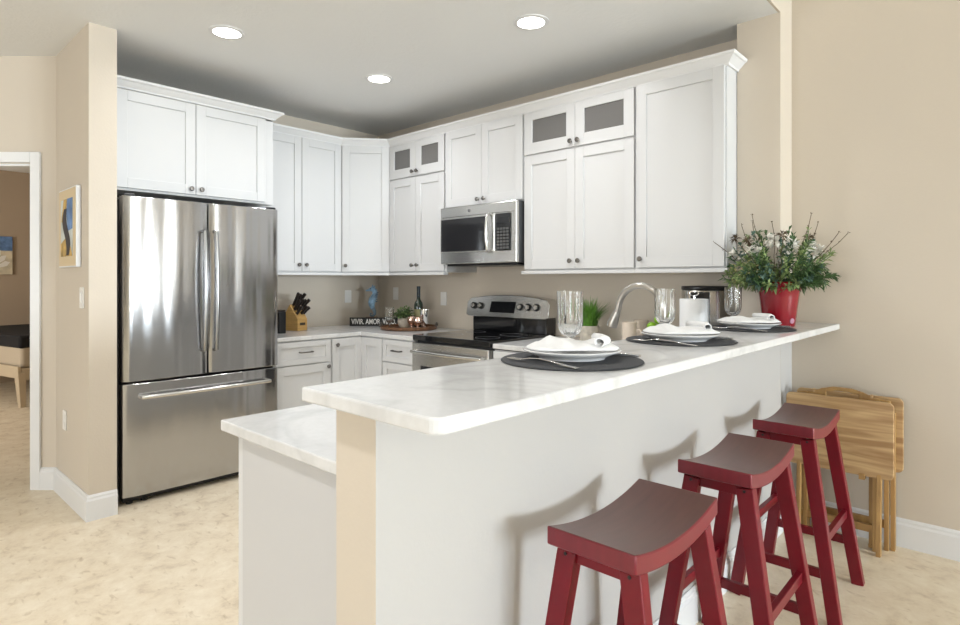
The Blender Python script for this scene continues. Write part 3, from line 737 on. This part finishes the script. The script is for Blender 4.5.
def setting(which, mc, pc, gb, seed, rot):
    mt = part('placemat', MB().lathe([(0, 0), (.193, 0), (.197, .002), (.195, .0045), (.18, .005), (0, .005)], 64), M['mat'], None, smooth=30, loc=(*mc, BT)); tag(mt, 'round charcoal placemat ' + which, 'placemat', 'round placemats')
    z = BT + .0055
    p_ = part('dinner_plate', MB().lathe(PL, 56), M['porcelain'], None, smooth=50, loc=(*pc, z)); tag(p_, 'white dinner plate ' + which, 'plate', 'white dinner plates')
    z2 = z + .0105
    n_ = thing('napkin', 'folded white cloth napkin on the plate ' + which, 'napkin', (pc[0], pc[1], z2 + .016), .7436 + rot, 'cloth napkins')
    part('cloth', napkin_mesh(seed), M['cloth'], n_, smooth=70, solid=.003)
    part('rolled_edge', fold_mesh(), M['cloth'], n_, smooth=70, solid=.003)
    f_ = part('fork', fork_mesh(), M['steelflat'], None, smooth=40, bevel=.0005, loc=(pc[0] + .09, pc[1] - .172, z), rz=R(180 - 6)); tag(f_, 'steel fork lying left of the plate ' + which, 'fork', 'forks on the placemats')
    k_ = part('table_knife', knife_mesh(), M['steelflat'], None, bevel=.0005, loc=(pc[0] + .045, pc[1] + .120, z), rz=R(180 + 4)); tag(k_, 'steel table knife right of the plate ' + which, 'knife', 'table knives on the placemats')
    goblet('clear cut-glass goblet behind the plate ' + which, gb[0], gb[1], BT)
setting('nearest the camera', (-.922, 1.379), (-.938, 1.405), (-1.045, 1.556), 3, 0)
setting('in the middle of the bar', (-.931, 2.114), (-.925, 2.10), (-1.05, 2.24), 11, .25)
setting('closest to the red flower pot', (-.926, 2.853), (-.93, 2.86), (-1.06, 3.03), 5, .2)

# ------------------------------------------------------------------ red pot of mixed greenery
PX, PY = -.883, 3.16
t = thing('flower_pot', 'red flared pot of mixed greenery and white flowers at the far bar end', 'potted plant', (PX, PY, BT))
part('pot', MB().lathe([(0, .0), (.070, 0), (.073, .006), (.089, .14), (.094, .168), (.0965, .171), (.101, .212), (.104, .215), (.100, .218), (.094, .208), (.087, .18), (0, .18)], 40), M['red'], t, smooth=40)
bdg = Vector((.736 * .35 + .677 * .94, .677 * .35 - .736 * .94, 0)).normalized()
part('badge', MB().cyl(bdg * .0735 + Vector((0, 0, .028)), bdg * .0785 + Vector((0, 0, .0275)), .013, 20), M['badge'], t, smooth=40, label='small pale round emblem near the base')
random.seed(21)
stems, lf, lp_, lb, tw, yf = MB(), MB(), MB(), MB(), MB(), MB()
def clip(p):
    wx, wy = PX + p.x, PY + p.y
    return wy < (3.29 if wx < -.90 else 3.49) and not (wy > 3.12 and wx < -1.11 and p.z < .5 and False)
def spray(az, el, ln, kind, dens=26):
    d = Vector((math.cos(az) * math.cos(el), math.sin(az) * math.cos(el), math.sin(el))); p0 = Vector((math.cos(az) * .05, math.sin(az) * .05, .18))
    pts = []
    for i in range(7):
        u = i / 6; q = p0 + d * ln * u + Vector((0, 0, -.10 * ln * u * u * (1 - math.sin(el)))) + Vector((random.gauss(0, .004), random.gauss(0, .004), 0)); pts.append(q)
    pts = [q for q in pts if clip(q)]
    if len(pts) < 3: return
    (tw if kind in ('twig', 'star') else stems).tube(pts, .0016, 5)
    if kind == 'twig':
        for q in pts[-3:]:
            for _ in range(3): tw.leaf(q, d + Vector([random.gauss(0, .5) for _ in range(3)]), .014, .006)
        return
    if kind == 'star':
        for _ in range(26): tw.leaf(pts[-1], Vector([random.gauss(0, 1) for _ in range(3)]) + d * .6, .035, .006)
        return
    for k in range(dens):
        u = random.uniform(.2, 1); i = min(len(pts) - 2, int(u * (len(pts) - 1))); q = pts[i].lerp(pts[i + 1], u * (len(pts) - 1) - i if u < 1 else 1)
        dd = (d + Vector([random.gauss(0, .75) for _ in range(3)])).normalized()
        sz = {'a': (.040, .011), 'b': (.026, .017), 'c': (.034, .014)}[kind]
        e = q + dd * sz[0]
        if clip(e): {'a': lf, 'b': lb, 'c': lp_}[kind].leaf(q, dd, sz[0] * random.uniform(.7, 1.3), sz[1] * random.uniform(.7, 1.2))
for k in range(84):
    az = random.uniform(0, 2 * math.pi); el = random.uniform(.22, 1.45); spray(az, el, random.uniform(.18, .27) * (.64 + .56 * math.sin(el)), random.choice('aaabbcc'), 42)
vl = math.atan2(-.677, -.736)      # picture left, seen from the camera
for k in range(9): spray(vl + random.gauss(0, .5), random.uniform(.3, .75), random.uniform(.17, .23), 'c', 40)
for k in range(7): spray(vl + math.pi + random.gauss(-.3, .5), random.uniform(.3, .7), random.uniform(.17, .22), 'a', 46)
for k in range(16): spray(random.uniform(0, 6.28), random.uniform(.7, 1.4), random.uniform(.28, .40), 'twig')
for az, el, ln in ((vl - .2, 1.05, .30), (vl + .2, 1.12, .27), (vl + 2.9, 1.25, .27), (vl + 1.2, 1.2, .28)): spray(az, el, ln, 'star')
for k in range(20):
    az = -1.3 + random.gauss(0, 1.0); el = random.uniform(.5, 1.35); ln = random.uniform(.20, .27)
    c_ = Vector((math.cos(az) * math.cos(el) * ln, math.sin(az) * math.cos(el) * ln, .19 + math.sin(el) * ln))
    if not clip(c_ * 1.15): continue
    fl = MB()
    for _ in range(14): fl.leaf(c_, Vector([random.gauss(0, 1) for _ in range(3)]) + Vector((0, 0, .3)), .034, .024, 0)
    part('flower', fl, M['flower'], t, norm=False)
for k in range(60):
    az = vl + random.gauss(-.1, .35); el = random.uniform(.15, .7); ln = random.uniform(.17, .25)
    c_ = Vector((math.cos(az) * math.cos(el) * ln, math.sin(az) * math.cos(el) * ln, .18 + math.sin(el) * ln))
    for _ in range(4): yf.leaf(c_, Vector([random.gauss(0, 1) for _ in range(3)]), .010, .008, 0)
part('stems', stems, M['leaf'], t, norm=False); part('leaves', lf, M['leaf'], t, norm=False); part('pale_leaves', lp_, M['leafpale'], t, norm=False); part('round_leaves', lb, M['leafblue'], t, norm=False)
part('twigs', tw, M['twig'], t, norm=False); part('blossom', yf, M['yellowflower'], t, norm=False)

# ------------------------------------------------------------------ folded tray tables
def tray_table(label, y, x0, x1, z0, z1, lean_, legs, cross, front):
    t = thing('folding_tray_table', label, 'tray table', ((x0 + x1) / 2, y, 0), 0, 'folded oak tray tables')
    w = (x1 - x0) / 2
    o = MB(); pts = rounded(-w, z0, w, z1, .025)
    top = part('tabletop', o.prism_y(pts, 0, .016), M['oak'], t, bevel=.003)
    for lx, ly, zt, fx in legs: part('leg', MB().bar((fx, ly - (.045 if front and abs(lx) > .16 else 0), 0), (lx, ly, zt), .019, .034, up=(0, 1, 0)), M['oakleg'], t, bevel=.002)
    for z, ly in cross: part('crossbar', MB().box(-w + .06, ly - .010, z - .018, w - .06, ly + .010, z + .018), M['oakleg'], t, bevel=.002)
    part('latch', MB().box(w - .14, .017 if not front else -.004, z0 - .018, w - .115, .030, z0 + .012), M['oakleg'], t, bevel=.001)
    return t
tray_table('front folded oak tray table with its plank top facing out', 3.318, -.893, -.432, .363, .727, 0, [(-.172, .036, .66, -.172), (.172, .036, .66, .172), (-.150, .047, .62, -.150), (.150, .047, .62, .150)], [(.105, .045)], True)
tray_table('rear folded oak tray table, its edge showing past the front top', 3.452, -.878, -.412, .372, .732, 0, [(-.195, -.018, .66, -.195), (.195, -.018, .66, .195), (-.172, -.036, .62, -.172), (.172, -.036, .62, .172)], [(.12, -.027)], False)
t = thing('tray_table_stand', 'oak carrying stand with arched handle between the folded tray tables', 'stand', (-.655, 3.392, 0))
arcp = [(-.20, .725), (-.13, .733), (-.09, .752), (-.04, .765), (.04, .765), (.09, .752), (.13, .733), (.20, .725)]; inn = [(.07, .738), (.03, .746), (-.03, .746), (-.07, .738)]
part('handle', MB().prism_y([(-.20, .705)] + arcp + [(.20, .705), (.07, .705)] + inn + [(-.07, .705)], -.007, .005), M['oakleg'], t, bevel=.003)
for x in (-.125, .125):
    part('post', MB().box(x - .012, -.007, .02, x + .012, .005, .704), M['oakleg'], t, bevel=.002)
    part('hook', MB().box(x - .005, -.0074, .728, x + .005, .0054, .746), M['oak'], t, bevel=.001)
for x in (-.125, .125): part('foot', MB().box(x - .014, -.0075, 0, x + .014, .0055, .0195), M['oakleg'], t, bevel=.002)

# ------------------------------------------------------------------ left counter
def at(px, d, z=None):       # a point at picture column px and forward distance d
    s_ = (px - 480) / 587; return ((-.6769 + .7361 * s_) * d, (.7361 + .6769 * s_) * d)
x, y = at(280.5, 4.52)
t = thing('canister', 'tall black canister between the refrigerator and knife block', 'canister', (x, y, QT))
part('can', MB().prism(rounded(-.032, -.032, .032, .032, .012), 0, .165), M['blackplastic'], t, bevel=.004)
part('lid', MB().prism(rounded(-.03, -.03, .03, .03, .012), .166, .182), M['handle'], t, bevel=.004)
x, y = at(294.5, 4.80)
KZ = .7436 - .45
t = thing('knife_block', 'slanted light wood knife block full of knives', 'knife block', (x, y, QT), KZ)
o = MB(); o.prism_y([(-.085, 0), (.085, 0), (.085, .095), (-.0, .215), (-.085, .09)], -.055, .055)
part('block', o, M['knifewood'], t, bevel=.004)
part('front_badge', MB().box(.0855, -.03, .045, .0865, .03, .065), M['handle'], t)
kd = Vector((.58, 0, .815)); ks = Vector((.815, 0, -.58)).normalized(); n_ = 0
cK, sK = math.cos(KZ), math.sin(KZ)
for r in range(3):
    for q in range(4 if r else 3):
        p = Vector((.012 + r * .024, -.038 + q * .025 + (.012 if r == 0 else 0), 0)); p.z = .215 - (p.x) * .12 / .085 + .006
        ln = (.13, .115, .085)[r] * random.uniform(.85, 1.1); d_ = (Vector((.62 + .1 * r, .12 * (q - 1.5), .8))).normalized()
        if r == 2 and q in (1,): continue
        o = MB().bar(p, p + d_ * ln * .5, .022, .016, up=(0, 1, 0)).bar(p + d_ * ln * .5, p + d_ * ln, .022, .016, up=(0, 1, 0), w2=.026, d2=.018)
        wv = (x, y, QT)
        k = part('kitchen_knife', o, M['handle'], None, bevel=.004, loc=wv, rz=KZ)
        tag(k, 'dark-handled knife standing in the slanted wooden knife block', 'knife', 'knives in the block')
sx0, sy0 = at(349.5, 5.24); sx1, sy1 = at(398, 5.24)
sl = math.hypot(sx1 - sx0, sy1 - sy0); sa = math.atan2(sy1 - sy0, sx1 - sx0)
t = thing('word_sign', 'black block sign with white words VIVIR. AMOR. VINO.', 'sign', (sx0, sy0, QT), sa)
part('board', MB().box(0, 0, 0, sl, .025, .076), M['signblack'], t, bevel=.002)
def text(name, body, size, mat, parent, loc, width=None, ext=.001):
    cu = bpy.data.curves.new(name, 'FONT'); cu.body = body; cu.size = size; cu.extrude = ext; cu.align_x = 'CENTER'; cu.align_y = 'CENTER'; cu.offset = size * .02
    ob = bpy.data.objects.new('tmp', cu); COL.objects.link(ob); bpy.context.view_layer.update()
    me = bpy.data.meshes.new_from_object(ob.evaluated_get(bpy.context.evaluated_depsgraph_get())); bpy.data.objects.remove(ob)
    xs = [v_.co.x for v_ in me.vertices]; k = (width / (max(xs) - min(xs))) if width else 1
    for v_ in me.vertices: v_.co.x *= k
    me.materials.clear(); me.materials.append(mat)
    o = bpy.data.objects.new(name, me); COL.objects.link(o); o.parent = parent; o.location = loc; o.rotation_euler = (R(90), 0, 0); return o
text('lettering', 'VIVIR. AMOR. VINO.', .064, M['signwhite'], t, (sl / 2, -.0012, .038), sl * .92)
x, y = at(371.5, 5.36)
t = thing('seahorse_figurine', 'blue weathered seahorse figurine standing behind the word sign', 'figurine', (x, y, QT), sa)
part('plinth', MB().box(-.05, -.035, 0, .05, .035, .075), M['traywood'], t, bevel=.004)
# spine from tail tip to head, in the x-z plane (head faces left)
sp = [(.002, .108), (-.010, .104), (-.014, .092), (-.002, .083), (.016, .086), (.030, .102), (.028, .128), (.012, .155)]
rd = [.005, .007, .009, .010, .012, .014, .016, .019]
part('tail', MB().tube([(a, 0, b) for a, b in sp], .01, 12, radii=rd), M['seatail'], t, smooth=60)
bp_ = [(.012, .150), (.002, .178), (.0, .205), (.010, .235), (.024, .262), (.032, .288), (.026, .315), (.008, .330), (-.012, .325), (-.03, .318), (-.052, .314)]
br = [.017, .026, .032, .034, .029, .024, .024, .024, .017, .009, .007]
part('body', MB().tube([(a, 0, b) for a, b in bp_], .02, 14, radii=br), M['seahorse'], t, smooth=60)
o = MB()
for i in range(6):
    o.prism_y([(.030 + .004 * i, .205 + i * .019), (.058 + .002 * i - (.012 if i == 5 else 0), .214 + i * .021), (.032 + .004 * i, .228 + i * .019)], -.004, .004)
part('dorsal_fin', o, M['seatail'], t)
part('crest', MB().prism_y([(.0, .345), (.010, .372), (.018, .350), (.030, .362), (.034, .335), (.02, .33)], -.006, .006), M['seahorse'], t)
for s_ in (-1, 1): part('eye', MB().sphere((-.004, s_ * .021, .331), .0045, u=10, v=6), M['handle'], t, smooth=60)

# tray with its things
TX, TY = -3.75, 3.20
t = thing('round_tray', 'round dark wood serving tray on the counter left of the range', 'tray', (TX, TY, QT))
part('tray_base', MB().lathe([(0, .0), (.215, 0), (.228, .004), (.234, .012), (.236, .03), (.228, .031), (.224, .014), (.21, .012), (0, .012)], 56), M['traywood'], t, smooth=40)
for s_ in (0, math.pi):
    c_, n2 = math.cos(s_ + .74), math.sin(s_ + .74); part('handle', MB().tube([(c_ * .232 - n2 * q, n2 * .232 + c_ * q, zz) for q, zz in ((-.06, .028), (-.045, .048), (0, .055), (.045, .048), (.06, .028))], .006, 10), M['darknickel'], t, smooth=40)
TZ = QT + .0125
x, y = at(389.5, 4.86); goblet('clear cut-glass goblet at the left of the round tray', x, y, TZ, .92, 'glasses on the round tray')
x, y = at(404.5, 4.93)
t = thing('potted_plant', 'small leafy plant in a pale round bowl on the tray', 'potted plant', (x, y, TZ))
part('pot', MB().lathe([(0, 0), (.035, 0), (.052, .02), (.06, .05), (.055, .078), (.052, .08), (.048, .07), (0, .068)], 32), M['stone'], t, smooth=40)
random.seed(4); a_, b_ = MB(), MB()
for k in range(420):
    d_ = Vector((random.gauss(0, 1), random.gauss(0, 1), random.uniform(-.15, 1.3))).normalized(); r_ = random.uniform(.03, .098)
    (a_ if random.random() < .6 else b_).leaf(Vector((0, 0, .09)) + Vector((d_.x * r_, d_.y * r_ * .8, d_.z * r_ * .85)), d_ + Vector([random.gauss(0, .5) for _ in range(3)]), .026, .017)
part('leaves', a_, M['leaf'], t, norm=False); part('pale_leaves', b_, M['leafpale'], t, norm=False)
o = MB()
for k in range(12):
    a = k * .52; o.tube([(0, 0, .06), (.03 * math.cos(a), .03 * math.sin(a), .11), (.07 * math.cos(a), .06 * math.sin(a), .15)], .0015, 5)
part('stems', o, M['twig'], t)
x, y = at(418.5, 5.02)
t = thing('wine_bottle', 'dark green wine bottle with blue foil neck on the tray', 'bottle', (x, y, TZ))
part('glass_body', MB().lathe([(0, 0), (.036, 0), (.038, .005), (.038, .185), (.034, .205), (.018, .232), (.0145, .245), (.0145, .262), (0, .262)], 32), M['bottle'], t, smooth=40)
part('foil_cap', MB().lathe([(.0155, .250), (.0155, .335), (.0165, .336), (.0165, .345), (0, .346)], 24), M['bluefoil'], t, smooth=40)
part('label', MB().lathe([(.0384, .06), (.0384, .15)], 32), M['label'], t, smooth=60)
x, y = at(424.5, 4.82)
t = part('tumbler', MB().lathe([(0, 0), (.028, 0), (.030, .004), (.040, .155), (.038, .155), (.028, .008), (0, .008)], 32), M['chrome'], None, smooth=40, loc=(x, y, TZ)); tag(t, 'tall polished steel tumbler at the right of the tray', 'tumbler')
cupp = [(0, 0), (.026, 0), (.028, .003), (.012, .010), (.008, .022), (.024, .036), (.036, .055), (.038, .072), (.032, .098), (.030, .098), (.036, .072), (.033, .056), (.02, .04), (0, .036)]
for px, d_, lb_ in ((411.5, 4.84, 'rose copper goblet left of the steel tumbler, nearer the plant'), (417.5, 4.76, 'rose copper goblet in front of the wine bottle beside tumbler')):
    x, y = at(px, d_); k = part('copper_cup', MB().lathe(cupp, 28), M['copper'], None, smooth=50, loc=(x, y, TZ)); tag(k, lb_, 'cup', 'rose copper cups')

# ------------------------------------------------------------------ right counter
x, y = -2.06, 3.29
t = thing('potted_grass', 'bright green grass plant in a pale round pot right of the range', 'potted plant', (x, y, QP))
part('pot', MB().lathe([(0, 0), (.055, 0), (.060, .01), (.064, .10), (.061, .108), (.056, .106), (.054, .095), (0, .094)], 32), M['stone'], t, smooth=40)
random.seed(9); o = MB()
for k in range(430):
    a = random.uniform(0, 6.28); r0 = random.uniform(0, .045); ln = random.uniform(.17, .27); sp_ = random.uniform(.1, 1.0)
    b0 = Vector((r0 * math.cos(a), r0 * math.sin(a), .095)); a2 = a + random.gauss(0, .5); h_ = Vector((math.cos(a2), math.sin(a2), 0))
    side = Vector((-h_.y, h_.x, 0)) * .0035; prev = None
    for i in range(5):
        u = i / 4; q = b0 + h_ * ln * sp_ * u ** 1.5 * .75 + Vector((0, 0, ln * (u * .85 - .35 * sp_ * u * u))); wd = (1 - u * .92)
        cur = (o.bm.verts.new(q - side * wd), o.bm.verts.new(q + side * wd))
        if prev: o.bm.faces.new((prev[0], prev[1], cur[1], cur[0]))
        prev = cur
part('grass_blades', o, M['grass'], t, norm=False)
# faucet on the peninsula
t = thing('faucet', 'tall brushed nickel gooseneck kitchen faucet behind the middle plate', 'faucet', (-1.115, 2.36, QP))
part('base', MB().lathe([(0, 0), (.027, 0), (.027, .008), (.020, .014), (.019, .10), (0, .10)], 28), M['nickel'], t, smooth=40)
pts = [(0, 0, .08), (0, 0, .20), (0, 0, .273)]
for i in range(1, 13):
    a = math.pi * i / 13; pts.append((-.105 + .105 * math.cos(a), 0, .273 + .105 * math.sin(a)))
pts += [(-.211, 0, .276), (-.219, 0, .256)]
part('gooseneck', MB().tube(pts, .0145, 16), M['nickel'], t, smooth=40)
part('spray_head', MB().tube([(-.218, 0, .260), (-.224, 0, .245), (-.241, 0, .206), (-.246, 0, .193)], .015, 18, radii=[.0155, .018, .0245, .0235]), M['nickel'], t, smooth=40)
part('lever', MB().tube([(.0, .018, .07), (.0, .045, .075), (.0, .075, .12)], .006, 10), M['nickel'], t, smooth=40)
mugp = [(0, 0), (.030, 0), (.034, .006), (.042, .05), (.045, .152), (.042, .153), (.039, .05), (.03, .012), (0, .012)]
for px, d_, lb_, an in ((629, 3.50, 'tall cream ceramic mug left of the limes, under the faucet arch', .3), (641, 3.69, 'tall cream ceramic mug right beside the limes', 2.6)):
    x, y = at(px, d_); t = thing('mug', lb_, 'mug', (x, y, QP), an, 'cream mugs by the wall')
    part('cup', MB().lathe(mugp, 32), M['cream'], t, smooth=40)
    part('handle', MB().tube([(.041, 0, .045), (.062, 0, .05), (.074, 0, .078), (.064, 0, .108), (.043, 0, .112)], .006, 10), M['cream'], t, smooth=40)
x, y = at(660, 3.42)
t = part('fruit_bowl', MB().lathe([(0, 0), (.04, 0), (.04, .006), (.018, .012), (.018, .05), (.04, .065), (.075, .105), (.072, .107), (.038, .072), (0, .066)], 32), M['cream'], None, smooth=40, loc=(x, y, QP)); tag(t, 'footed cream bowl of limes behind the middle goblet', 'bowl')
for dx, dy, dz, lb_ in ((-.036, -.030, .130, 'green lime at the left of the footed bowl'), (.034, .004, .122, 'green lime at the right of the footed bowl'), (.0, -.006, .172, 'green lime on top of the others in the footed bowl')):
    r_ = .029; o = MB().sphere((0, 0, 0), r_, 1.12, 1, 1, 20, 14).sphere((r_ * 1.14, 0, 0), .005, u=8, v=6)
    k = part('lime', o, M['lime'], None, smooth=60, loc=(x + dx, y + dy, QP + dz), rz=dx * 40); tag(k, lb_, 'lime', 'limes in the bowl')
x, y = at(694, 3.17)
t = thing('paper_towel_holder', 'white paper towel roll on a chrome holder behind the middle plate', 'paper towel', (x, y, QP))
part('base', MB().lathe([(0, 0), (.08, 0), (.082, .006), (.078, .012), (0, .012)], 36), M['chrome'], t, smooth=40)
part('paper_roll', MB().lathe([(.02, .0125), (.073, .0125), (.0745, .016), (.0745, .298), (.073, .301), (.02, .301), (.02, .0125)], 48), M['paper'], t, smooth=40)
part('rod', MB().cyl((0, 0, .0125), (0, 0, .318), .006), M['chrome'], t, smooth=40)
u_ = Vector((.736, .677, 0)); pts = [Vector((0, 0, .318)) + u_ * (.024 * math.sin(2 * math.pi * i / 16)) + Vector((0, 0, .014 - .014 * math.cos(2 * math.pi * i / 16))) for i in range(17)]
part('finial_loop', MB().tube(pts, .003, 8), M['chrome'], t, smooth=40)
x, y = at(704.5, 3.40)
t = thing('countertop_appliance', 'rounded stainless steel countertop appliance with black lid behind the paper towels', 'appliance', (x, y, QP), R(35))
part('housing', MB().prism(rounded(-.125, -.10, .125, .10, .09, 10), .012, .345), M['steelflat'], t, bevel=.004, smooth=30)
part('lid', MB().prism(rounded(-.127, -.102, .127, .102, .092, 10), .3455, .368), M['blackplastic'], t, bevel=.006, smooth=30)
part('base', MB().prism(rounded(-.12, -.095, .12, .095, .085, 10), 0, .0115), M['blackplastic'], t, bevel=.003, smooth=30)
part('front_panel', MB().box(-.10, -.103, .05, .005, -.096, .335), M['blackplastic'], t, bevel=.003)
